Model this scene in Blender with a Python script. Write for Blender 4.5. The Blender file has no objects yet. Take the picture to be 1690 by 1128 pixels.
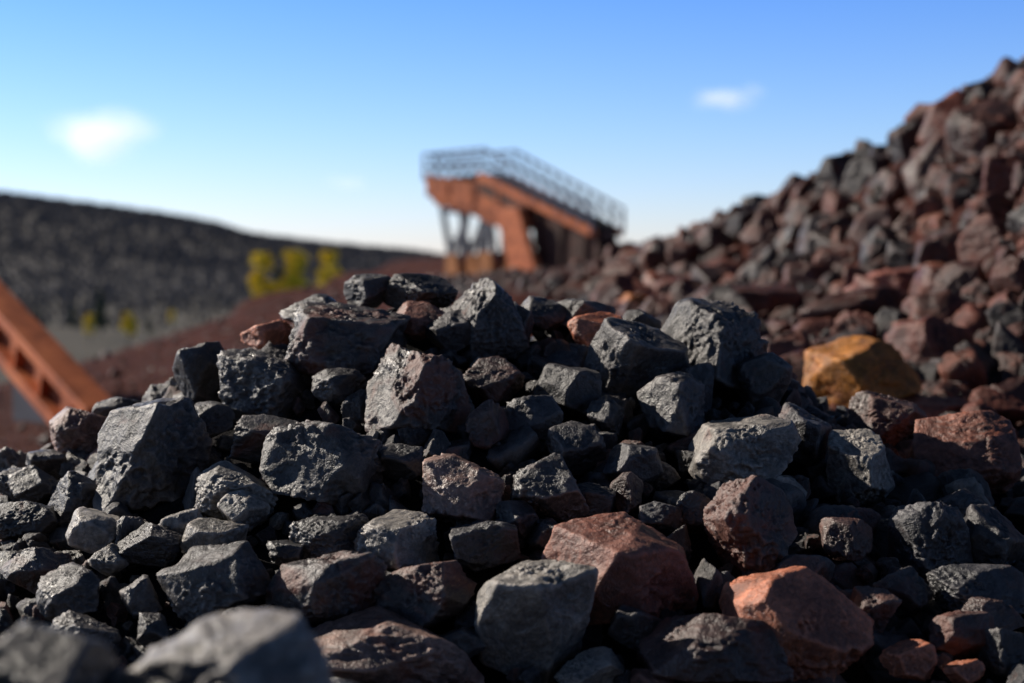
import bpy, bmesh, math, random, time
import numpy as np
from mathutils import Vector, Matrix, Euler
T0=time.time()
random.seed(7); rng=np.random.default_rng(11)
scene=bpy.context.scene
COL=scene.collection
F=2347.0; CAMZ=1.2; PITCH=math.atan(134/2347)

def ray(px,py):
    u=(px-845)/F; v=(564-py)/F
    dy=math.cos(PITCH)+v*math.sin(PITCH); dz=-math.sin(PITCH)+v*math.cos(PITCH)
    return u/dy, dz/dy      # x and z per unit of depth y
def P(px,py,d):
    a,b=ray(px,py); return (a*d,d,CAMZ+b*d)

# ------------------------------------------------------------ noise
def _h(ix,iy,iz,seed):
    with np.errstate(over='ignore'):
        n=(ix.astype(np.uint32)*np.uint32(374761393)+iy.astype(np.uint32)*np.uint32(668265263)
           +iz.astype(np.uint32)*np.uint32(2246822519)+np.uint32((seed*3266489917)%4294967296))
        n=(n^(n>>np.uint32(13)))*np.uint32(1274126177)
        n=n^(n>>np.uint32(16)); n=n*np.uint32(2654435761); n=n^(n>>np.uint32(15))
    return n.astype(np.float64)/4294967295.0*2-1
def vnoise(p,seed=0):
    f=np.floor(p); t=p-f; t=t*t*t*(t*(t*6-15)+10)
    i=f.astype(np.int64)&0xffffffff
    r=0
    for dx in (0,1):
        wx=t[:,0] if dx else 1-t[:,0]
        for dy in (0,1):
            wy=t[:,1] if dy else 1-t[:,1]
            for dz in (0,1):
                wz=t[:,2] if dz else 1-t[:,2]
                r=r+wx*wy*wz*_h((i[:,0]+dx),(i[:,1]+dy),(i[:,2]+dz),seed)
    return r
def fbm(p,seed=0,oct=4,gain=.5):
    a=1;r=0;q=p.copy()
    for o in range(oct):
        r=r+a*vnoise(q,seed+o*17); q=q*2.03+5.3; a*=gain
    return r

# ------------------------------------------------------------ heightfields
CX=np.array([-6,-3.5,-2,-1.3,-1.008,-.90,-.77,-.662,-.531,-.435,-.304,-.173,.006,.185,.304,.495,.603,.78,1.008,1.4,2.2,3.5,6])
CZ=np.array([-.3,.2,.6,.72,.778,.83,.895,.967,1.025,1.06,1.12,1.13,1.103,1.085,1.07,1.015,.935,.875,.815,.765,.7,.5,0])
def mound(x,y):
    hc=np.interp(x,CX,CZ)
    base=.63-np.clip(np.abs(x)-1.2,0,9)*.12
    t=np.clip((y-1.9)/.9,0,1)
    front=base+(hc-base)*t**.9
    front=front-np.clip(1.9-y,0,9)*.25
    back=hc-np.clip(y-2.85,0,99)*.62
    h=np.where(y<2.85,front,back)
    h=h+.32*np.exp(-((x+.30)**2/.10+(y-1.18)**2/.045))
    return h
ctrl=[]
def cp(px,py,d): ctrl.append(P(px,py,d))
for a in [(1690,700,3.6),(1500,665,3.7),(1350,625,4.0),(1100,525,6),(980,490,9),(900,470,14)]: cp(*a)
for a in [(1690,116,7),(1600,158,7.4),(1500,230,8),(1400,275,8.8),(1310,320,9.5),(1210,378,10.8),(1090,415,13),(1010,432,16),
          (1600,455,5.2),(1400,450,6.6),(1250,440,8.2),(1690,390,5.0),(1500,345,6.8),(1690,245,6.0)]: cp(*a)
ctrl+= [(4.2,8,2.0),(5,11,1.0),(3.6,5.5,2.1),(3.2,4,1.5),(2.4,3,.9),(3.4,12,.8),(3,16,.7),(2.6,22,.6),(6,18,.2),(6,4,2.4),(8,8,1.3)]
for a in [(850,480,8),(800,470,12),(700,464,15),(800,464,22),(930,466,20),(930,466,38),(850,462,42),(650,430,64),(760,424,64),(900,420,66),(1000,410,64),(1080,404,64),(550,455,45),(400,497,25),(250,567,17),
          (180,592,13),(180,694,8),(90,606,13),(0,632,13),(-200,690,12),(0,765,6.5),(0,705,9),(860,462,50),(1000,458,50),(740,460,50),(1050,455,50)]: cp(*a)
ctrl+=[(-1,4.3,.42),(0,4.5,.75),(.5,4.2,.85),(-2.2,4.5,.3),(-4,5,0),
       (-7.6,40,-1.2),(-8.5,62,-.8),(-6.3,25,-1.8),(-9,45,-4),(-8,14,-1.2),(-10,20,-5),(-5.6,18,-1.2),(-12,60,-5),(-10,8,-3),
       (6,66,2.0),(10,50,1.5),(14,60,1),(10,30,.5),(-4,-3,0),(4,-3,0),(0,-2,0),(0,1,.1),(0,85,-3),(-10,85,-6),(10,85,-3)]
ctrl=np.array(ctrl)
def _K(A,B):
    d=A[:,None,:]-B[None,:,:]; return np.sqrt((d**2).sum(2)+.02)
Q=ctrl[:,:2]*np.array([1,.6])
n=len(Q)
M=np.zeros((n+3,n+3)); M[:n,:n]=_K(Q,Q); M[:n,n]=1; M[:n,n+1:]=Q; M[n,:n]=1; M[n+1:,:n]=Q.T
W=np.linalg.solve(M,np.concatenate([ctrl[:,2],[0,0,0]]))
def terr(x,y):
    x=np.asarray(x,float);y=np.asarray(y,float)
    q=np.stack([x.ravel(),y.ravel()*.6],1)
    z=_K(q,Q)@W[:n]+W[n]+q@W[n+1:]
    return z.reshape(x.shape)
def ground_z(x,y):
    x=np.asarray(x,float);y=np.asarray(y,float)
    z=terr(x,y)
    e=np.maximum((np.abs(x)-13)/20,np.maximum((y-70)/18,(-y-14)/14))
    e=np.clip(e,0,1); e=e*e*(3-2*e)
    z=np.where(y<1,np.minimum(z,.4),z)
    z=np.maximum(z,mound(x,y))
    # unseen bank of ore added behind the viewpoint to block low sky fill
    fill_block=5.2-np.abs(y+9.0)*.72-np.clip(np.abs(x-1.5)-7,0,99)*.7
    z=np.maximum(z,fill_block)
    return z*(1-e)+(-11.5)*e

# ------------------------------------------------------------ materials
def newmat(name):
    m=bpy.data.materials.new(name); m.use_nodes=True
    nt=m.node_tree; nt.nodes.clear(); return m,nt
def N(nt,t,**k):
    nd=nt.nodes.new(t)
    for a,b in k.items(): setattr(nd,a,b)
    return nd
def ramp(nt,fac,stops):
    r=nt.nodes.new('ShaderNodeValToRGB'); nt.links.new(fac,r.inputs[0])
    el=r.color_ramp.elements
    while len(el)<len(stops): el.new(.5)
    for e,(p,c) in zip(el,stops):
        e.position=p; e.color=c if len(c)==4 else (*c,1)
    return r.outputs[0]
def mix(nt,fac,a,b,mode='MIX'):
    m=nt.nodes.new('ShaderNodeMix'); m.data_type='RGBA'; m.blend_type=mode
    for sock,v in ((m.inputs[0],fac),(m.inputs[6],a),(m.inputs[7],b)):
        if hasattr(v,'links'): nt.links.new(v,sock)
        elif isinstance(v,(int,float)): sock.default_value=v
        else: sock.default_value=(*v,1) if len(v)==3 else v
    return m.outputs[2]
def math_(nt,op,a,b=0,clamp=False):
    m=nt.nodes.new('ShaderNodeMath'); m.operation=op; m.use_clamp=clamp
    for s,v in ((m.inputs[0],a),(m.inputs[1],b)):
        if hasattr(v,'links'): nt.links.new(v,s)
        else: s.default_value=v
    return m.outputs[0]
def noise(nt,vec,scale,detail=6,rough=.6,dist=0):
    nd=nt.nodes.new('ShaderNodeTexNoise'); nd.inputs['Scale'].default_value=scale
    nd.inputs['Detail'].default_value=detail; nd.inputs['Roughness'].default_value=rough; nd.inputs['Distortion'].default_value=dist
    if vec is not None: nt.links.new(vec,nd.inputs['Vector'])
    return nd.outputs[0]

def rock_material(name,tex,dust_lit_mul=1.0,dust_lit_col=(.30,.265,.24),ior=1.75):
    m,nt=newmat(name)
    out=N(nt,'ShaderNodeOutputMaterial'); bs=N(nt,'ShaderNodeBsdfPrincipled')
    nt.links.new(bs.outputs[0],out.inputs[0])
    tc=N(nt,'ShaderNodeTexCoord'); oi=N(nt,'ShaderNodeObjectInfo')
    add=N(nt,'ShaderNodeVectorMath',operation='MULTIPLY_ADD')
    nt.links.new(tc.outputs['Object'],add.inputs[0]); add.inputs[1].default_value=(tex,tex,tex)
    cmb=N(nt,'ShaderNodeCombineXYZ'); r40=math_(nt,'MULTIPLY',oi.outputs['Random'],40)
    nt.links.new(r40,cmb.inputs[0]); nt.links.new(r40,cmb.inputs[1])
    nt.links.new(cmb.outputs[0],add.inputs[2]); v=add.outputs[0]
    base=oi.outputs['Color']
    n1=noise(nt,v,14,6,.68,.4); n2=noise(nt,v,110,4,.75); n3=noise(nt,v,7,4,.6,1.2)
    tone=ramp(nt,n1,[(.28,(.42,.42,.44)),(.52,(.90,.90,.90)),(.72,(1.7,1.66,1.6))])
    c=mix(nt,1,base,tone,'MULTIPLY')
    spk=ramp(nt,n2,[(.32,(.5,.5,.5)),(.5,(1,1,1)),(.68,(1.9,1.87,1.8))])
    c=mix(nt,1,c,spk,'MULTIPLY')
    thr=math_(nt,'ADD',n3,math_(nt,'MULTIPLY',oi.outputs['Alpha'],.37))
    msk=ramp(nt,thr,[(.66,(0,0,0)),(.78,(1,1,1))])
    red=mix(nt,n2,(.12,.034,.020),(.30,.098,.060))
    c=mix(nt,math_(nt,'MULTIPLY',msk,.65),c,red)
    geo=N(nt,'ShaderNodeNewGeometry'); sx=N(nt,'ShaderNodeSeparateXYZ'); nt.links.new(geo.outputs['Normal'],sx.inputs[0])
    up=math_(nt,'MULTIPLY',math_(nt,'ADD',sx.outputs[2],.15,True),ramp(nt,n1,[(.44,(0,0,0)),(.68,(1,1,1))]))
    dust_lit=mix(nt,.3,mix(nt,1,base,(3.8,3.7,3.6),'MULTIPLY'),dust_lit_col)
    c=mix(nt,math_(nt,'MULTIPLY',up,.42*dust_lit_mul),c,dust_lit)  # dusty tops, lightened further to paint in sunlit brightness
    edge_rim=ramp(nt,geo.outputs['Pointiness'],[(.512,(0,0,0)),(.57,(1,1,1))])  # crushed pale rims, doubling as painted rim highlights
    c=mix(nt,math_(nt,'MULTIPLY',edge_rim,.6*dust_lit_mul),c,dust_lit)
    nt.links.new(c,bs.inputs['Base Color'])
    rg=ramp(nt,n3,[(.35,(.34,.34,.34)),(.65,(.60,.60,.60))]); nt.links.new(rg,bs.inputs['Roughness'])
    bs.inputs['IOR'].default_value=ior
    hgt=math_(nt,'ADD',n1,math_(nt,'MULTIPLY',n2,.27))
    bp=N(nt,'ShaderNodeBump'); bp.inputs['Strength'].default_value=.95; bp.inputs['Distance'].default_value=.013
    nt.links.new(hgt,bp.inputs['Height']); nt.links.new(bp.outputs[0],bs.inputs['Normal'])
    return m
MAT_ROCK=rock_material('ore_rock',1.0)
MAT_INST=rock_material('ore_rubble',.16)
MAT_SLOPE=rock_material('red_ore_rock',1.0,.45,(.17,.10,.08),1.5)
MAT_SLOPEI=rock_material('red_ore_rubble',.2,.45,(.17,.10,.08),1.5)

def simple_mat(name,c1,c2,scale,rough=.8,bump=.3,bd=.02,c3=None,metal=0):
    m,nt=newmat(name); out=N(nt,'ShaderNodeOutputMaterial'); bs=N(nt,'ShaderNodeBsdfPrincipled')
    nt.links.new(bs.outputs[0],out.inputs[0]); tc=N(nt,'ShaderNodeTexCoord'); v=tc.outputs['Object']
    n1=noise(nt,v,scale,6,.65,.3)
    st=[(.32,c1),(.66,c2)]
    if c3: st=[(.3,c1),(.5,c3),(.7,c2)]
    c=ramp(nt,n1,st); nt.links.new(c,bs.inputs['Base Color']); bs.inputs['Roughness'].default_value=rough; bs.inputs['Metallic'].default_value=metal
    bs.inputs['Specular IOR Level'].default_value=.3
    if bump>0:
        bp=N(nt,'ShaderNodeBump'); bp.inputs['Strength'].default_value=bump; bp.inputs['Distance'].default_value=bd
        nt.links.new(noise(nt,v,scale*4,6,.7),bp.inputs['Height']); nt.links.new(bp.outputs[0],bs.inputs['Normal'])
    return m
MAT_RUST=simple_mat('rusty_steel',(.12,.032,.018),(.66,.21,.08),1.5,.75,.3,.01,(.38,.11,.045))
MAT_RUST2=simple_mat('orange_rust',(.22,.055,.02),(.78,.25,.09),3,.6,.3,.004,(.54,.15,.055))
MAT_DARK=simple_mat('dark_weathered_steel',(.03,.016,.012),(.10,.04,.028),2,.7,.3,.01)
MAT_GREY=simple_mat('grey_painted_steel',(.08,.09,.11),(.16,.17,.20),3,.55,.2,.005)
MAT_BELT=simple_mat('rubber_belt',(.015,.015,.016),(.04,.035,.03),3,.8,.2,.01)
MAT_HILL=simple_mat('hill_scrub',(.070,.064,.062),(.098,.090,.084),.010,.95,0,1,(.084,.077,.073))
MAT_FOREST=simple_mat('bare_forest',(.064,.061,.068),(.088,.081,.081),.02,.95,0,.3)
MAT_VALLEY=simple_mat('valley_scrub',(.055,.048,.036),(.095,.082,.060),.03,.95,.2,.5)
MAT_YEL=simple_mat('yellow_leaves',(.70,.50,.02),(.88,.70,.05),.8,.8,.0,.01)
MAT_GRN=simple_mat('conifer_needles',(.02,.04,.03),(.05,.08,.04),.8,.8,.0,.01)
MAT_BARK=simple_mat('bark',(.05,.04,.03),(.12,.10,.08),3,.9,.3,.02)

def ground_mat():
    m,nt=newmat('ore_ground'); out=N(nt,'ShaderNodeOutputMaterial'); bs=N(nt,'ShaderNodeBsdfPrincipled')
    nt.links.new(bs.outputs[0],out.inputs[0]); tc=N(nt,'ShaderNodeTexCoord'); v=tc.outputs['Object']
    n1=noise(nt,v,3,8,.65); n2=noise(nt,v,.35,5,.6); n3=noise(nt,v,22,6,.7)
    red=ramp(nt,n1,[(.3,(.045,.015,.011)),(.55,(.115,.038,.028)),(.72,(.19,.068,.048))])
    red=mix(nt,ramp(nt,n2,[(.4,(0,0,0)),(.65,(1,1,1))]),red,(.075,.029,.023))
    gry=ramp(nt,n3,[(.3,(.010,.010,.012)),(.7,(.035,.032,.032))])
    sx=N(nt,'ShaderNodeSeparateXYZ'); nt.links.new(v,sx.inputs[0])
    f=ramp(nt,math_(nt,'MULTIPLY',sx.outputs[1],.1),[(.30,(0,0,0)),(.40,(1,1,1))])
    c=mix(nt,f,gry,red); nt.links.new(c,bs.inputs['Base Color']); bs.inputs['Roughness'].default_value=.95; bs.inputs['Specular IOR Level'].default_value=.1
    bp=N(nt,'ShaderNodeBump'); bp.inputs['Strength'].default_value=1; bp.inputs['Distance'].default_value=.12
    nt.links.new(math_(nt,'ADD',n1,math_(nt,'MULTIPLY',n3,.35)),bp.inputs['Height']); nt.links.new(bp.outputs[0],bs.inputs['Normal'])
    return m
MAT_GROUND=ground_mat()

# ------------------------------------------------------------ mesh helpers
def mesh_np(name,v,f,mat,smooth=True):
    me=bpy.data.meshes.new(name)
    f=np.asarray(f); k=f.shape[1]
    me.vertices.add(len(v)); me.vertices.foreach_set('co',np.asarray(v,np.float32).ravel())
    me.loops.add(f.size); me.loops.foreach_set('vertex_index',f.ravel().astype(np.int32))
    me.polygons.add(len(f)); me.polygons.foreach_set('loop_start',np.arange(0,f.size,k,dtype=np.int32))
    me.polygons.foreach_set('loop_total',np.full(len(f),k,np.int32))
    me.polygons.foreach_set('use_smooth',np.full(len(f),smooth))
    me.update(calc_edges=True); me.materials.append(mat); return me
def addobj(name,me,parent=None,loc=(0,0,0),rot=None,scale=None,color=None):
    o=bpy.data.objects.new(name,me); COL.objects.link(o); o.location=loc
    if rot is not None: o.rotation_euler=rot
    if scale is not None: o.scale=scale
    if color is not None: o.color=color
    if parent: o.parent=parent
    return o
def empty(name,loc=(0,0,0)):
    e=bpy.data.objects.new(name,None); e.location=loc; COL.objects.link(e); e.empty_display_size=.1; return e
ICO={}
def ico(l):
    if l not in ICO:
        bm=bmesh.new(); bmesh.ops.create_icosphere(bm,subdivisions=l,radius=1)
        v=np.array([x.co[:] for x in bm.verts]); v/=np.linalg.norm(v,axis=1)[:,None]
        f=np.array([[a.index for a in p.verts] for p in bm.faces]); bm.free(); ICO[l]=(v,f)
    return ICO[l]
def unit(a): return a/np.linalg.norm(a,axis=-1,keepdims=True)

def rock_verts(seed,level,rough=1.0,settled=False):
    r=np.random.default_rng(seed); d0,f=ico(level)
    s=int(seed)%100000
    w=np.stack([fbm(d0*1.8+3.1*k,s+k*31,3) for k in range(3)],1)
    d=unit(d0+w*.045)
    A=np.linalg.qr(r.normal(size=(3,3)))[0]
    if settled and r.random()<.75:
        # block lying on one of its flats
        ya=math.radians(r.uniform(15,75)); ti=math.radians(r.uniform(-24,24)); tj=math.radians(r.uniform(-24,24))
        A=np.array(Euler((ti,tj,ya)).to_matrix()).T
    ns=[A[0],-A[0],A[1],-A[1],A[2],-A[2]]; ns=[unit(q+r.normal(size=3)*.22) for q in ns]
    hs=list(r.uniform(.50,.78,6))
    for k in range(int(r.integers(3,6))): ns.append(unit(r.normal(size=3))); hs.append(r.uniform(.66,.95))
    ns=np.array(ns);hs=np.array(hs)
    def rad(dd,ns,hs,p):
        q=np.maximum(dd@ns.T,0)/hs
        return (q**p).sum(1)**(-1/p)
    cn=unit(r.normal(size=(26,3))); rr=rad(cn,ns,hs,60)
    keep=rr>np.percentile(rr,55); cn=cn[keep]; ch=rr[keep]*r.uniform(.88,1.0,keep.sum())
    R=rad(d,np.vstack([ns,cn]),np.concatenate([hs,ch]),r.uniform(80,150))
    for k in range(int(r.integers(2,5))):
        c=unit(r.normal(size=3)); a=r.uniform(.25,.5)
        ang=np.arccos(np.clip(d@c,-1,1)); t=np.clip(1-(ang/a)**2,0,1); R=R-R*t*r.uniform(.03,.12)
    v=d0*R[:,None]
    nz=fbm(v*2.6,s+5,4,.5); rd=1-np.abs(fbm(v*4.3+7,s+50,5,.55))
    st=unit(r.normal(size=3)); lay=v@st*r.uniform(8,14)+fbm(v*2.5,s+77,3)*1.2
    sat=(np.abs(lay-np.floor(lay)-.5)*2)**4
    fi=fbm(v*13,s+90,5,.62)
    m=np.clip(fbm(v*1.6,s+120,2)*2.2+.45,0,1)
    R2=R+rough*(nz*.022+(rd-.75)*.080*m-sat*.022*m+fi*.014*(.35+m))
    v=d0*R2[:,None]
    return v,f

# ------------------------------------------------------------ ground
def build_ground():
    a=np.linspace(-1,1,260); xs=np.sinh(a*3.6)/np.sinh(3.6)*38
    ys=np.unique(np.concatenate([np.linspace(-30,.5,70),np.linspace(.5,8,200),8*np.exp(np.linspace(0,1,200)*math.log(92/8))]))
    X,Y=np.meshgrid(xs,ys); Z=ground_z(X,Y)
    p=np.stack([X.ravel(),Y.ravel(),np.zeros(X.size)],1)
    Z=Z.ravel()+fbm(p*2.2,3,4)*.03-np.where(Y.ravel()<3.4,.06,.03)
    p[:,2]=Z; nx=len(xs); ny=len(ys)
    i=np.arange((ny-1)*nx).reshape(ny-1,nx)[:,:-1].ravel()
    f=np.stack([i,i+1,i+nx+1,i+nx],1)
    return addobj('ground',mesh_np('ground',p,f,MAT_GROUND))
build_ground()

# ------------------------------------------------------------ ore pile (in focus)
pile=empty('iron_ore_pile',(0,2.4,.6))
PO=Vector(pile.location)
G=(.064,.059,.060,.16);DG=(.030,.028,.031,.08);LG=(.20,.185,.17,.05);BL=(.036,.036,.043,.12)
GR=(.054,.045,.045,.48);DR=(.050,.025,.022,.45);RD=(.19,.070,.046,.4);BR=(.44,.145,.075,.3);PK=(.21,.13,.108,.35);MB=(.17,.055,.032,.3)
OR=(.42,.165,.028,.3);RB=(.115,.036,.024,.3)
heroes=[(572,568,195,130,GR),(692,652,172,158,GR),(535,765,202,135,G),(250,755,185,190,G),(330,620,95,105,DG),(435,640,155,120,G),
(440,727,125,78,G),(440,557,85,56,BR),(515,517,105,60,G),(608,484,82,60,DG),(690,486,125,66,DG),(690,530,92,62,RD),(808,530,125,135,G),
(745,548,85,70,DG),(985,550,92,66,BR),(1055,606,168,155,G),(1180,585,185,175,G),(1258,632,92,95,G),(1110,675,108,115,G),(935,652,110,95,DG),
(815,628,98,74,DR),(808,702,76,84,DR),(880,692,95,75,BL),(950,742,100,84,DG),(1232,757,180,125,LG),(1243,878,150,178,GR),(1425,780,115,128,LG),
(1600,757,182,145,MB),(1465,695,132,92,DR),(1330,722,95,105,BL),(765,815,132,118,PK),(908,812,132,122,G),(390,812,135,92,LG),(132,717,112,82,PK),
(118,822,95,84,DG),(55,800,80,60,G),(650,902,142,94,LG),(800,905,115,84,BL),(1022,948,255,175,RD),(885,1032,195,195,LG),(1325,1038,245,180,BR),
(535,985,198,145,GR),(355,967,190,135,G),(700,992,165,125,GR),(640,1090,305,130,PK),(1180,1085,240,140,DR),(975,1112,115,66,LG),
(248,902,112,66,DG),(155,880,104,74,LG),(180,927,82,54,LG),(40,862,112,66,DG),(110,982,104,84,G),(352,892,104,62,LG),(402,848,82,72,LG),
(545,892,132,74,DG),(1540,890,135,125,BL),(1640,900,104,124,DG),(1622,987,154,96,BL),(1400,892,84,72,DR),(1045,767,95,64,BL),(1035,817,54,74,DR),
(1150,847,84,74,DG),(1500,1092,86,64,BR),(1592,1112,66,46,BR),(1662,1077,74,84,DG),(300,872,72,62,LG),(60,942,114,76,GR),(230,987,74,64,G),
(255,1042,62,54,DG),(1640,1032,114,84,DR),(1490,982,104,84,DG),(892,518,90,56,DG),(962,520,104,52,G),(850,540,60,70,DG),(660,770,80,66,DG),
(495,610,60,60,DG),(560,640,90,60,DG),(985,830,70,60,DG),(1090,860,70,60,BL),(1150,640,60,80,DG),(850,860,80,60,DG),(470,920,60,50,DG),
(1050,1040,90,80,DG),(760,1070,90,60,DG),(130,1060,120,80,G),(1440,1010,80,70,DR),(20,800,60,50,G),(190,680,70,46,DG),(75,765,70,40,G),
(1590,840,100,60,BL),(1330,950,100,70,DG),(1590,1050,110,80,DR),(345,700,80,70,DG),(1000,690,60,70,DG),(640,960,50,40,G),(420,1050,110,80,DG)]
placed=[]
def place_hero(px,py,w,h,lift=.22):
    a,b=ray(px,py)
    ds=np.arange(1.45,2.95,.01)
    cl=CAMZ+b*ds-mound(a*ds,ds)-h*ds/F*lift
    k=np.where(cl<0)[0]
    d=ds[k[0]] if len(k) else min(ds[np.argmin(cl)],2.86)
    return a*d,d,CAMZ+b*d,d
for i,(px,py,w,h,c) in enumerate(heroes):
    x,y,z,d=place_hero(px,py,w,h)
    W_=w*d/F; H_=h*d/F; D_=(W_+H_)/2*random.uniform(.85,1.1)
    v,f=rock_verts(1000+i*13,6 if w>110 else 5,1.0,True)
    lo=v.min(0);hi=v.max(0); v=(v-(lo+hi)/2)/(hi-lo)*np.array([W_,D_,H_])*1.06
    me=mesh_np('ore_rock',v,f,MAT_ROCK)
    k=random.uniform(.85,1.15)
    addobj('ore_rock',me,pile,Vector((x,y+D_*.15,z))-PO,color=(c[0]*k,c[1]*k,c[2]*k,c[3]))
    placed.append((x,y+D_*.15,z,max(W_,D_)/2))
for i,(px,py,w,h,d,c) in enumerate([(385,1110,330,150,1.22,(.20,.185,.175,.1)),(60,1110,230,140,1.15,DG),(170,1170,200,150,1.2,DG),(560,1180,150,80,1.3,DG)]):
    x,y,z=P(px,py,d); v,f=rock_verts(5000+i,5,1.0,True)
    lo=v.min(0);hi=v.max(0); v=(v-(lo+hi)/2)/(hi-lo)*np.array([w*d/F,w*d/F,h*d/F*1.2])
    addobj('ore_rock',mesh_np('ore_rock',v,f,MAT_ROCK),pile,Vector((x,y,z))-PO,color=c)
    placed.append((x,y,z,w*d/F/2))
print('heroes',time.time()-T0)
LIB=[];LIBS=[]
for i in range(30):
    v,f=rock_verts(9000+i*7,5 if i<14 else 4)
    lo=v.min(0);hi=v.max(0); v=(v-(lo+hi)/2)/(hi-lo).max()
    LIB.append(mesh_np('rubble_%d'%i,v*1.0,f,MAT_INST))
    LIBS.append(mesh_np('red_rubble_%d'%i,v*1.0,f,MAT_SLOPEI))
PC=np.array(placed)
pal_near=[G,DG,DG,BL,G,DR,DG,DG,BL,GR,DG,LG,RD,G,DG,BL]
def rot(): return (random.uniform(0,6.28),random.uniform(0,6.28),random.uniform(0,6.28))
cnt=0
for i in range(5400):
    y=random.uniform(.9,3.5) if i%3 else random.uniform(1.7,3.0)
    x=random.uniform(-1.9,1.9) if i%3 else random.uniform(-1.1,1.2)
    s=min(.13,.037*math.exp(random.gauss(0,.62)))
    z=float(mound(np.array(x),np.array(y)))
    if y>2.95: 
        z=max(z,float(ground_z(x,y)))
    zz=z-.017+random.uniform(-.5,.05)*s
    dd=np.sqrt((PC[:,0]-x)**2+(PC[:,1]-y)**2+(PC[:,2]-zz)**2)-PC[:,3]*.8
    if dd.min()<s*.25: continue
    c=random.choice(pal_near); k=random.uniform(.5,1.1)
    if c is RD: k*=.6
    sc=(s*random.uniform(.8,1.3),s*random.uniform(.8,1.3),s*random.uniform(.6,1.0))
    addobj('rubble',LIB[random.randrange(30)],pile,Vector((x,y,zz))-PO,rot(),sc,(c[0]*k,c[1]*k,c[2]*k,c[3])); cnt+=1
print('near rubble',cnt,time.time()-T0)

# ------------------------------------------------------------ red-brown ore slope
slope=empty('red_ore_slope',(2,7,1)); SO=Vector(slope.location)
def surf_hit(px,py,lo=3.0,hi=30):
    a,b=ray(px,py); ds=np.linspace(lo,hi,1200); cl=CAMZ+b*ds-terr(a*ds,ds); k=np.where(cl<0)[0]
    return ds[k[0]] if len(k) else None
BRN=(.080,.028,.020,.3); SDG=(.034,.027,.027,.25); SG=(.060,.048,.046,.25)
sl=[(1245,515,190,80,BRN),(1428,625,190,125,OR),(1545,595,155,135,RB),(1465,492,140,90,(.24,.08,.055,.3)),(1592,485,100,100,(.07,.028,.020,.2)),
(1412,560,85,85,RB),(1545,690,170,60,(.26,.08,.046,.3)),(1670,590,75,110,SDG),(1050,512,64,52,(.46,.155,.04,0)),(1300,590,120,85,DR),(1480,540,85,60,SDG),
(1340,470,90,65,RB),(1640,400,110,85,RB),(1270,390,95,80,BRN),(1385,300,75,85,SDG),(1505,245,80,90,SDG),(1340,290,80,60,(.38,.12,.05,.2)),(1550,345,90,55,BRN),
(1460,390,120,90,BRN),(1190,455,95,55,RB),(1640,225,150,120,DR),(1440,290,85,70,SDG),(1540,205,90,65,RB),(1650,680,95,75,RB),(1380,440,85,55,RB),(1130,420,60,40,BRN),(1600,320,85,70,SDG),
(1560,420,100,80,DR),(1660,300,80,80,RB),(1500,430,70,60,SDG),(1330,360,70,60,DR),(1230,375,60,50,SDG),(1680,470,80,90,BRN),(1230,560,90,60,DR),(1400,350,80,70,RB),(1180,400,60,50,DR)]
SP=[]
for i,(px,py,w,h,c) in enumerate(sl):
    d=surf_hit(px,py)
    if d is None: continue
    d=min(d,9)
    if i==1: d=min(d,3.75)*.985
    x,y,z=P(px,py,d); W_=w*d/F;H_=h*d/F;D_=(W_+H_)/2
    v,f=rock_verts((7003 if i!=1 else 7500)+i*11,5,1.0,True); lo=v.min(0);hi=v.max(0); v=(v-(lo+hi)/2)/(hi-lo)*np.array([W_,D_,H_*1.1])
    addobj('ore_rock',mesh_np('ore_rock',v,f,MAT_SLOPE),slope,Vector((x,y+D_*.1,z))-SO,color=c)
    SP.append((x,y+D_*.1,z,max(W_,D_)/2))
    if i==1: SP.append((x*.93,y*.93,CAMZ+(z+.03-CAMZ)*.93,W_*.35))
SP=np.array(SP)
pal_far=[RB,RB,RB,DR,BRN,BRN,(.060,.023,.018,.3),SDG,(.13,.042,.028,.3),(.20,.066,.038,.2),MB,SDG,(.06,.024,.018,.3),(.035,.018,.015,.3),SG,DR,SDG,BRN]
cnt=0
ny=5000
ys=3.05*np.exp(rng.random(ny)*math.log(17/3.05))
xb=np.interp(ys,[3,4,6,9,14,17],[1.0,.55,.35,-.1,-.8,-1]); xr=np.interp(ys,[3,7,9.5,14,17],[2.6,3.3,2.9,2.2,2.0])
xs=xb+(xr-xb)*rng.random(ny)
zs=ground_z(xs,ys)
for i in range(ny):
    x,y,z=float(xs[i]),float(ys[i]),float(zs[i])
    s=min(.30,.064*math.exp(random.gauss(0,.7))*(max(y,3.5)/4)**.55)
    if x/y*F+845<1010 and y>4.5: s*=.4
    zz=z-.01+random.uniform(-.5,.06)*s
    if (np.sqrt((SP[:,0]-x)**2+(SP[:,1]-y)**2+(SP[:,2]-zz)**2)-SP[:,3]*.75).min()<s*.25: continue
    if (np.sqrt((PC[:,0]-x)**2+(PC[:,1]-y)**2+(PC[:,2]-zz)**2)-PC[:,3]*.8).min()<s*.25: continue
    c=random.choice(pal_far); k=random.uniform(.5,1.15)
    addobj('rubble',LIBS[random.randrange(30)],slope,Vector((x,y,zz))-SO,rot(),(s*random.uniform(.8,1.4),s*random.uniform(.8,1.4),s*random.uniform(.7,1.0)),(c[0]*k,c[1]*k,c[2]*k,c[3])); cnt+=1
ny=4200; ys=4*np.exp(rng.random(ny)*math.log(64/4)); xs=(rng.random(ny)*.66-.40)*ys
zs=ground_z(xs,ys)
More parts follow.
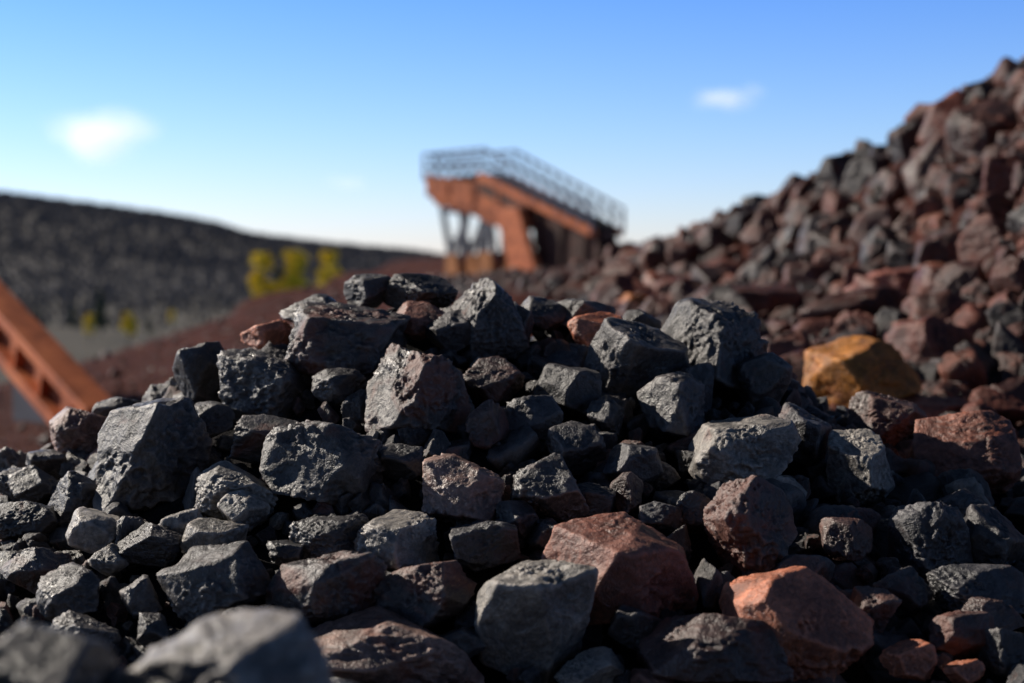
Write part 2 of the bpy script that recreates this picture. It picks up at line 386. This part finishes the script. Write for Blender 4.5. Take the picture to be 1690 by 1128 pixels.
for i in range(ny):
    x,y,z=float(xs[i]),float(ys[i]),float(zs[i]); s=min(.3,.026*math.exp(random.gauss(0,.5))*(y/4)**.65)
    if x/y*F+845<1010: s*=.55
    c=random.choice([RB,(.10,.035,.025,.2),(.075,.028,.021,.2),(.14,.045,.030,.2)]); k=random.uniform(.6,1.1)
    addobj('rubble',LIBS[14+random.randrange(16)],slope,Vector((x,y,z+random.uniform(-.3,.0)*s))-SO,rot(),(s,s,s*.8),(c[0]*k,c[1]*k,c[2]*k,c[3]))
print('slope',cnt,time.time()-T0)

# ------------------------------------------------------------ steel helpers
def box_bm(bm,p0,p1,w,h,up=Vector((0,0,1))):
    p0=Vector(p0);p1=Vector(p1); d=(p1-p0).normalized()
    s=d.cross(up)
    if s.length<1e-3: s=d.cross(Vector((0,1,0)))
    s.normalize(); u=s.cross(d).normalized(); vs=[]
    for p in (p0,p1):
        for a,b in ((-1,-1),(1,-1),(1,1),(-1,1)): vs.append(bm.verts.new(p+s*a*w/2+u*b*h/2))
    for q in ((0,3,2,1),(4,5,6,7),(0,1,5,4),(1,2,6,5),(2,3,7,6),(3,0,4,7)): bm.faces.new([vs[k] for k in q])
def plate_bm(bm,pts,y0,y1):
    a=[bm.verts.new((x,y0,z)) for x,z in pts]; b=[bm.verts.new((x,y1,z)) for x,z in pts]
    bm.faces.new(a); bm.faces.new(b[::-1]); k=len(pts)
    for i in range(k): bm.faces.new((a[i],b[i],b[(i+1)%k],a[(i+1)%k]))
def part(name,fn,mat,parent,bev=.0):
    bm=bmesh.new(); fn(bm); bmesh.ops.recalc_face_normals(bm,faces=bm.faces); me=bpy.data.meshes.new(name); bm.to_mesh(me); bm.free(); me.materials.append(mat)
    o=addobj(name,me,parent)
    if bev: md=o.modifiers.new('b','BEVEL'); md.width=bev; md.segments=2
    return o
# ------------------------------------------------------------ rusty conveyor
D=50.0; K=D/F
cx,cy,cz=P(857,452,D)
conv=empty('rusty_ore_conveyor',(cx,cy,cz)); conv.rotation_euler=(0,0,math.radians(-50))
def L(px,py): return ((px-860)*K*1.34,(452-py)*K)
HW=.62
def girder(bm):
    for y in (-HW,HW):
        plate_bm(bm,[L(697,280),L(800,300),L(812,288),L(905,334),L(900,372),L(878,388),L(792,352),L(722,334),L(703,312)],y-.08,y+.08)
        plate_bm(bm,[L(704,308),L(880,360),L(880,370),L(704,318)],y-.15,y-.085)
        for px,t,b in ((742,292,338),(795,302,352),(848,308,372)):
            plate_bm(bm,[L(px,t),L(px+6,t),L(px+6,b),L(px,b)],y-.17,y-.152)
    for px,py in ((712,312),(760,325),(840,340),(885,365)):
        a=L(px,py); box_bm(bm,(a[0],-HW+.09,a[1]),(a[0],HW-.09,a[1]),.18,.25)
part('side_girder',girder,MAT_RUST,conv,.015)
def stringer(bm):
    for y in (-HW,HW):
        plate_bm(bm,[L(812,284),L(1016,382),L(1016,394),L(812,296)],y-.16,y+.14)
part('stringer',stringer,MAT_RUST2,conv,.015)
def hopper(bm):
    for y in (-HW+.2,HW-.2):
        plate_bm(bm,[L(906,336),L(1012,388),L(1022,420),L(1000,452),L(925,455),L(905,400)],y-.05,y+.05)
    plate_bm(bm,[L(815,300),L(904,344),L(904,360),L(815,318)],-HW-.14,-HW-.09)
    for px,py in ((920,352),(960,372),(1000,392)):
        a=L(px,py); b=L(px-4,445); box_bm(bm,(a[0],-HW+.08,a[1]),(b[0],-HW+.08,b[1]),.1,.1)
    a=L(1014,392); box_bm(bm,(a[0],-HW+.3,a[1]),(a[0],HW-.3,a[1]),.3,.3)
    plate_bm(bm,[L(925,380),L(1010,420),L(1005,430),L(925,392)],-HW+.26,HW-.26)
part('feed_hopper',hopper,MAT_DARK,conv,.01)
def bigleg(bm):
    for y in (-HW-.3,HW+.3):
        plate_bm(bm,[L(858,348),L(900,345),L(938,462),L(893,472)],y-.14,y+.14)
    a=L(900,420); box_bm(bm,(a[0],-HW-.15,a[1]),(a[0],HW+.15,a[1]),.2,.2)
part('main_leg',bigleg,MAT_RUST2,conv,.02)
def vlegs(bm):
    for y in (-HW+.2,HW-.2):
        for a,b in (((722,332),(742,430)),((776,348),(762,432)),((776,350),(745,420)),((815,362),(812,425)),((822,365),(832,430)),((762,346),(722,345))):
            p=L(*a);q=L(*b); box_bm(bm,(p[0],y,p[1]),(q[0],y,q[1]),.17,.17)
    for px,py in ((735,395),(766,400)):
        a=L(px,py); box_bm(bm,(a[0],-HW+.3,a[1]),(a[0],HW-.3,a[1]),.1,.1)
part('support_legs',vlegs,MAT_GREY,conv)
def bases(bm):
    for y in (-HW+.2,HW-.2):
        for x0,x1,t,b in ((736,768,420,474),(802,836,416,470)):
            plate_bm(bm,[L(x0+5,t),L(x1-5,t),L(x1,b),L(x0,b)],y-.22,y+.22)
part('footings',bases,simple_mat('rusted_footing',(.24,.09,.035),(.5,.22,.09),2,.85,.3,.02),conv,.02)
def rails(bm):
    for y in (-HW-.1,HW+.1):
        top=[L(698,246),L(822,246),L(1016,350)]; bot=[L(700,288),L(815,292),L(1016,384)]
        for t in (0,.5):
            pts=[(tp[0]*(1-t)+bt[0]*t,tp[1]*(1-t)+bt[1]*t) for tp,bt in zip(top,bot)]
            for p,q in zip(pts[:-1],pts[1:]): box_bm(bm,(p[0],y,p[1]),(q[0],y,q[1]),.08,.08)
        for a,b,nn in ((0,1,6),(1,2,10)):
            for k in range(nn+1):
                t=k/nn; tx=top[a][0]*(1-t)+top[b][0]*t; tz=top[a][1]*(1-t)+top[b][1]*t; bz=bot[a][1]*(1-t)+bot[b][1]*t
                box_bm(bm,(tx,y,bz-.05),(tx,y,tz),.08,.08)
    for py in (246,267):
        a=L(699,py); box_bm(bm,(a[0],-HW-.1,a[1]),(a[0],HW+.1,a[1]),.08,.08)
    for k in range(1,3):
        a=L(699,246);b=L(699,286); y=-HW+2*HW*k/3; box_bm(bm,(a[0],y,b[1]),(a[0],y,a[1]),.07,.07)
part('guard_rail',rails,simple_mat('rail_steel',(.07,.08,.12),(.13,.14,.19),3,.5,.1,.004),conv)
def belt(bm):
    p=L(705,290);m_=L(810,284);q=L(1012,378)
    plate_bm(bm,[p,(m_[0],m_[1]-.02),q,(q[0],q[1]-.08),(m_[0],m_[1]-.12),(p[0],p[1]-.08)],-HW+.1,HW-.1)
part('conveyor_belt',belt,MAT_BELT,conv)
def rollers(bm):
    for k in range(12):
        t=k/11; a=L(815+190*t,296+90*t); bmesh.ops.create_cone(bm,cap_ends=True,segments=12,radius1=.09,radius2=.09,depth=2*HW-.3,matrix=Matrix.Translation((a[0],0,a[1]-.05))@Matrix.Rotation(math.pi/2,4,'X'))
    a=L(704,298); bmesh.ops.create_cone(bm,cap_ends=True,segments=20,radius1=.3,radius2=.3,depth=2*HW-.25,matrix=Matrix.Translation((a[0],0,a[1]))@Matrix.Rotation(math.pi/2,4,'X'))
part('idler_rollers',rollers,MAT_DARK,conv)

# ------------------------------------------------------------ rusty boom at left
bx,by,bz=P(150,700,8.0)
boom=empty('rusty_steel_boom',(bx,by,bz)); BA=math.radians(50); boom.rotation_euler=(0,0,-BA)
top=Vector((-1.75/math.cos(BA),0,1.05)); dirv=top.normalized(); nrm=Vector((-dirv.z,0,dirv.x)); 
if nrm.z<0: nrm=-nrm
e=-dirv*.12
def web(bm): box_bm(bm,e,top,.03,.17,nrm)
def flA(bm): box_bm(bm,e+nrm*.12,top+nrm*.12,.20,.07,nrm)
def flB(bm): box_bm(bm,e-nrm*.12,top-nrm*.12,.20,.07,nrm)
part('web',web,MAT_RUST,boom); part('upper_flange',flA,MAT_RUST2,boom,.004); part('lower_flange',flB,MAT_RUST2,boom,.004)
def stiff(bm):
    for k in range(7):
        p=top*(k/7+.05); box_bm(bm,p-nrm*.084,p+nrm*.084,.16,.016,dirv)
part('stiffeners',stiff,MAT_RUST2,boom)
def lower(bm):
    o=Vector((-.02,.3,-.0))
    box_bm(bm,e+o-nrm*.24,top+o-nrm*.24,.05,.05,nrm)
    for k in range(9):
        a=top*(k/9)+o; b=top*((k+1)/9)+o
        if k%2: box_bm(bm,a-nrm*.08,b-nrm*.22,.03,.03)
        else: box_bm(bm,a-nrm*.22,b-nrm*.08,.03,.03)
part('lattice',lower,MAT_DARK,boom)
def plate(bm):
    plate_bm(bm,[(-.45,.02),(-1.5,.42),(-1.5,-.15),(-.5,-.15)],.12,.18)
part('side_plate',plate,simple_mat('blue_grey_plate',(.02,.02,.03),(.05,.05,.07),2,.6,.2,.01),boom)
def foot(bm): box_bm(bm,(.0,0,-.35),(.0,0,-.06),.3,.3)
part('foot',foot,MAT_DARK,boom,.01)

# ------------------------------------------------------------ valley, hill, trees
def grid_obj(name,xs,ys,fn,mat):
    X,Y=np.meshgrid(xs,ys); Z=fn(X,Y); p=np.stack([X.ravel(),Y.ravel(),Z.ravel()],1); nx=len(xs);nyy=len(ys)
    i=np.arange((nyy-1)*nx).reshape(nyy-1,nx)[:,:-1].ravel(); f=np.stack([i,i+1,i+nx+1,i+nx],1)
    return addobj(name,mesh_np(name,p,f,mat))
grid_obj('valley_ground',np.linspace(-9000,9000,80),np.linspace(-4000,14000,80),lambda X,Y:X*0-10.0,MAT_VALLEY)
HXs=np.array([-2500,-1400,-900,-600,-432,-330,-253,-217,-125,-74,-20,60,2500]); HZs=np.array([40,82,80,66,55,43,31,21,11,6,-4,-14,-16])
def hillz(X,Y):
    X=np.asarray(X,float);Y=np.asarray(Y,float)
    hc=np.interp(X*1200/np.clip(Y,900,1300),HXs,HZs)+10
    t=np.clip((Y-420)/780,0,1); t=t*t*(3-2*t); b=np.clip((Y-1200)/1500,0,1); t=t*(1-b*b*(3-2*b))
    p=np.stack([X.ravel()*.012,Y.ravel()*.012,X.ravel()*0],1); nn=fbm(p,9,4).reshape(X.shape)
    return -10.5+hc*t+nn*1.0*t
grid_obj('forested_hill',np.linspace(-2500,300,280),np.linspace(400,2800,160),hillz,MAT_HILL)
def forest():
    V=[];Fc=[];k=0
    m=34000; X=-900+rng.random(m)*1000; Y=700+rng.random(m)*600
    low=rng.random(m)<.5; Y=np.where(low,230+rng.random(m)*500,Y); Z=np.where(Y>425,hillz(X,Y),-10)
    keep=X>-.42*Y-20; X=X[keep];Y=Y[keep];Z=Z[keep]
    for x,y,z in zip(X,Y,Z):
        h=random.uniform(2.5,4.5); r=h*random.uniform(.28,.45); s=4; a0=random.random()*6
        if y<720: h*=.35+.45*(y-230)/500; r*=.35+.45*(y-230)/500
        V.append((x,y,z+h))
        for j in range(s):
            a=a0+j*6.283/s; q=r*random.uniform(.6,1.3); V.append((x+q*math.cos(a),y+q*math.sin(a),z+h*random.uniform(.1,.4)))
        for j in range(s): V.append((x+.1*math.cos(j),y+.1*math.sin(j),z-1))
        for j in range(s):
            j2=(j+1)%s; Fc.append((k,k+1+j,k+1+j2)); Fc.append((k+1+j,k+1+s+j,k+1+j2))
        k+=1+2*s
    addobj('distant_forest',mesh_np('distant_forest',np.array(V),np.array(Fc),MAT_FOREST,False))
forest()
def tree(name,px,py_top,d,mat,conifer=False):
    x,y,zt=P(px,py_top,d); zb=-10.0; h=zt-zb
    e=empty(name,(x,y,zb)); 
    def trunk(bm):
        pts=[Vector((0,0,0)),Vector((h*.01,0,h*.35)),Vector((-.01*h,.01*h,h*.7)),Vector((0,0,h*.97))]
        for i in range(3): box_bm(bm,pts[i],pts[i+1],h*.03*(1-.28*i),h*.03*(1-.28*i),Vector((0,1,0)))
        for i in range(9):
            t=random.uniform(.3,.85); a=random.random()*6.28; l=h*.2*(1.1-t)
            box_bm(bm,(0,0,h*t),(l*math.cos(a),l*math.sin(a),h*t+l*.8),h*.01,h*.01)
    part('trunk',trunk,MAT_BARK,e)
    V=[];Fc=[];k=0
    lobes=[(random.random()*6.28,random.uniform(.3,.85),random.uniform(.5,1)) for _ in range(14)]
    for i in range(800):
        if conifer:
            t=random.random(); zc=h*(.18+.82*t); R=h*(.20*(1-t)+.01)
            a=random.random()*6.28; r=R*math.sqrt(random.random())*(.75+.4*math.sin(a*3+t*9)); s=h*.028
            c=Vector((r*math.cos(a),r*math.sin(a),zc+random.uniform(-1,1)*s))
        else:
            la,lt,lr=random.choice(lobes); s=h*.026; env=h*.15*math.sin(math.pi*min(1,lt*.85+.15))**.6
            c=Vector((env*lr*math.cos(la),env*lr*math.sin(la),h*(.1+lt)))+Vector((random.gauss(0,1),random.gauss(0,1),random.gauss(0,1)))*h*.042
            c.z=min(c.z,h)
        R3=Euler(rot()).to_matrix()
        for q in ((-1,-.6,0),(1,-.6,0),(1,.6,0),(-1,.6,0)): V.append((c+R3@Vector(q)*s)[:])
        Fc.append((k,k+1,k+2,k+3)); k+=4
    addobj('crown',mesh_np('crown',np.array(V),np.array(Fc),mat,False),e)
for px,a,d in ((433,418,250),(490,416,250),(541,416,290),(212,512,180),(148,518,190),(283,512,230)):
    tree('yellow_birch_tree',px,a,d,MAT_YEL)
for px,a,d in ((165,475,210),(120,500,230),(60,505,240),(245,520,210),(460,440,260)):
    tree('green_pine_tree',px,a,d,MAT_GRN,True)

# ------------------------------------------------------------ clouds
def cloud(px,py,w,h,d,dens,em,seed):
    x,y,z=P(px,py,d); W_=w*d/F/2;H_=h*d/F/2
    bm=bmesh.new(); bmesh.ops.create_icosphere(bm,subdivisions=4,radius=1)
    for vv in bm.verts: vv.co=Vector((vv.co.x*W_,vv.co.y*W_*.7,vv.co.z*H_))
    me=bpy.data.meshes.new('cloud'); bm.to_mesh(me); bm.free()
    m,nt=newmat('cloud_vapour_glow'); out=N(nt,'ShaderNodeOutputMaterial'); vs=N(nt,'ShaderNodeVolumeScatter')
    tc=N(nt,'ShaderNodeTexCoord'); mp=N(nt,'ShaderNodeMapping'); mp.inputs['Scale'].default_value=(1/W_,1/(W_*.7),1/H_); nt.links.new(tc.outputs['Object'],mp.inputs[0])
    ln=N(nt,'ShaderNodeVectorMath',operation='LENGTH'); nt.links.new(mp.outputs[0],ln.inputs[0])
    nz=N(nt,'ShaderNodeTexNoise',noise_dimensions='4D'); nz.inputs['W'].default_value=seed*3.7; nz.inputs['Scale'].default_value=1.1; nz.inputs['Detail'].default_value=4
    mp2=N(nt,'ShaderNodeMapping'); mp2.inputs['Scale'].default_value=(1/H_*.6,1/H_*.2,1/H_*.9); nt.links.new(tc.outputs['Object'],mp2.inputs[0]); nt.links.new(mp2.outputs[0],nz.inputs['Vector'])
    fall=math_(nt,'SUBTRACT',1.0,ln.outputs['Value'],True)
    de=math_(nt,'ADD',math_(nt,'MULTIPLY',fall,1.2),math_(nt,'MULTIPLY',math_(nt,'SUBTRACT',nz.outputs[0],.60),2.6))
    de=math_(nt,'MULTIPLY',math_(nt,'MULTIPLY',math_(nt,'MAXIMUM',de,0.0),fall),dens*4)
    nt.links.new(de,vs.inputs['Density']); vs.inputs['Color'].default_value=(1,1,1,1); vs.inputs['Anisotropy'].default_value=.2
    emn=N(nt,'ShaderNodeEmission'); nt.links.new(math_(nt,'MULTIPLY',de,em),emn.inputs['Strength']); ad=N(nt,'ShaderNodeAddShader')  # self-glow standing in for sunlight scattered many times inside
    nt.links.new(vs.outputs[0],ad.inputs[0]); nt.links.new(emn.outputs[0],ad.inputs[1]); nt.links.new(ad.outputs[0],out.inputs['Volume'])
    me.materials.append(m); addobj('cloud',me,None,(x,y,z))
cloud(168,226,270,120,3000,.0048,.62,1); cloud(1205,166,165,74,3000,.0056,.62,5); cloud(572,300,110,50,3000,.0022,.62,3)

# ------------------------------------------------------------ light
SUN=Vector((-.79,.38,.51)).normalized()
el=math.asin(SUN.z); az=math.atan2(SUN.x,SUN.y)
w=bpy.data.worlds.new('World'); scene.world=w; w.use_nodes=True; nt=w.node_tree; nt.nodes.clear()
out=N(nt,'ShaderNodeOutputWorld'); bg=N(nt,'ShaderNodeBackground'); sk=N(nt,'ShaderNodeTexSky'); sk.sky_type='NISHITA'; sk.sun_disc=False
sk.sun_elevation=el; sk.sun_rotation=az; sk.air_density=1.0; sk.dust_density=.2; sk.ozone_density=1.5
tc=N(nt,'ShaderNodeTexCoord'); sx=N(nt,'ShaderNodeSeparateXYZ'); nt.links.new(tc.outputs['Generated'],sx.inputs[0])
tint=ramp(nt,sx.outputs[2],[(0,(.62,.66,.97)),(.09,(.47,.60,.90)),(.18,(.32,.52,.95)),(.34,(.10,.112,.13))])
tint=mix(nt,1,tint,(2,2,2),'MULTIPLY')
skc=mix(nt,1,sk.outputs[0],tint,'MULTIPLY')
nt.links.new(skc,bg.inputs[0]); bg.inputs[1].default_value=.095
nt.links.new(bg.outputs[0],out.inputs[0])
sd=bpy.data.lights.new('sun','SUN'); sd.energy=5.0; sd.angle=math.radians(.5); sd.color=(1,.91,.79)
so=bpy.data.objects.new('sun',sd); COL.objects.link(so); so.rotation_euler=SUN.to_track_quat('Z','Y').to_euler(); so.location=(-5,2,6)

cd=bpy.data.cameras.new('camera'); cam=bpy.data.objects.new('camera',cd); COL.objects.link(cam); scene.camera=cam
cam.location=(0,0,CAMZ); cam.rotation_euler=(math.pi/2-PITCH,0,0); cd.lens=50; cd.sensor_width=36; cd.clip_start=.05; cd.clip_end=30000
cd.dof.use_dof=True; cd.dof.focus_distance=2.28; cd.dof.aperture_fstop=2.5
scene.view_settings.view_transform='Standard'; scene.view_settings.look='None'; scene.view_settings.exposure=0
print('done',time.time()-T0)
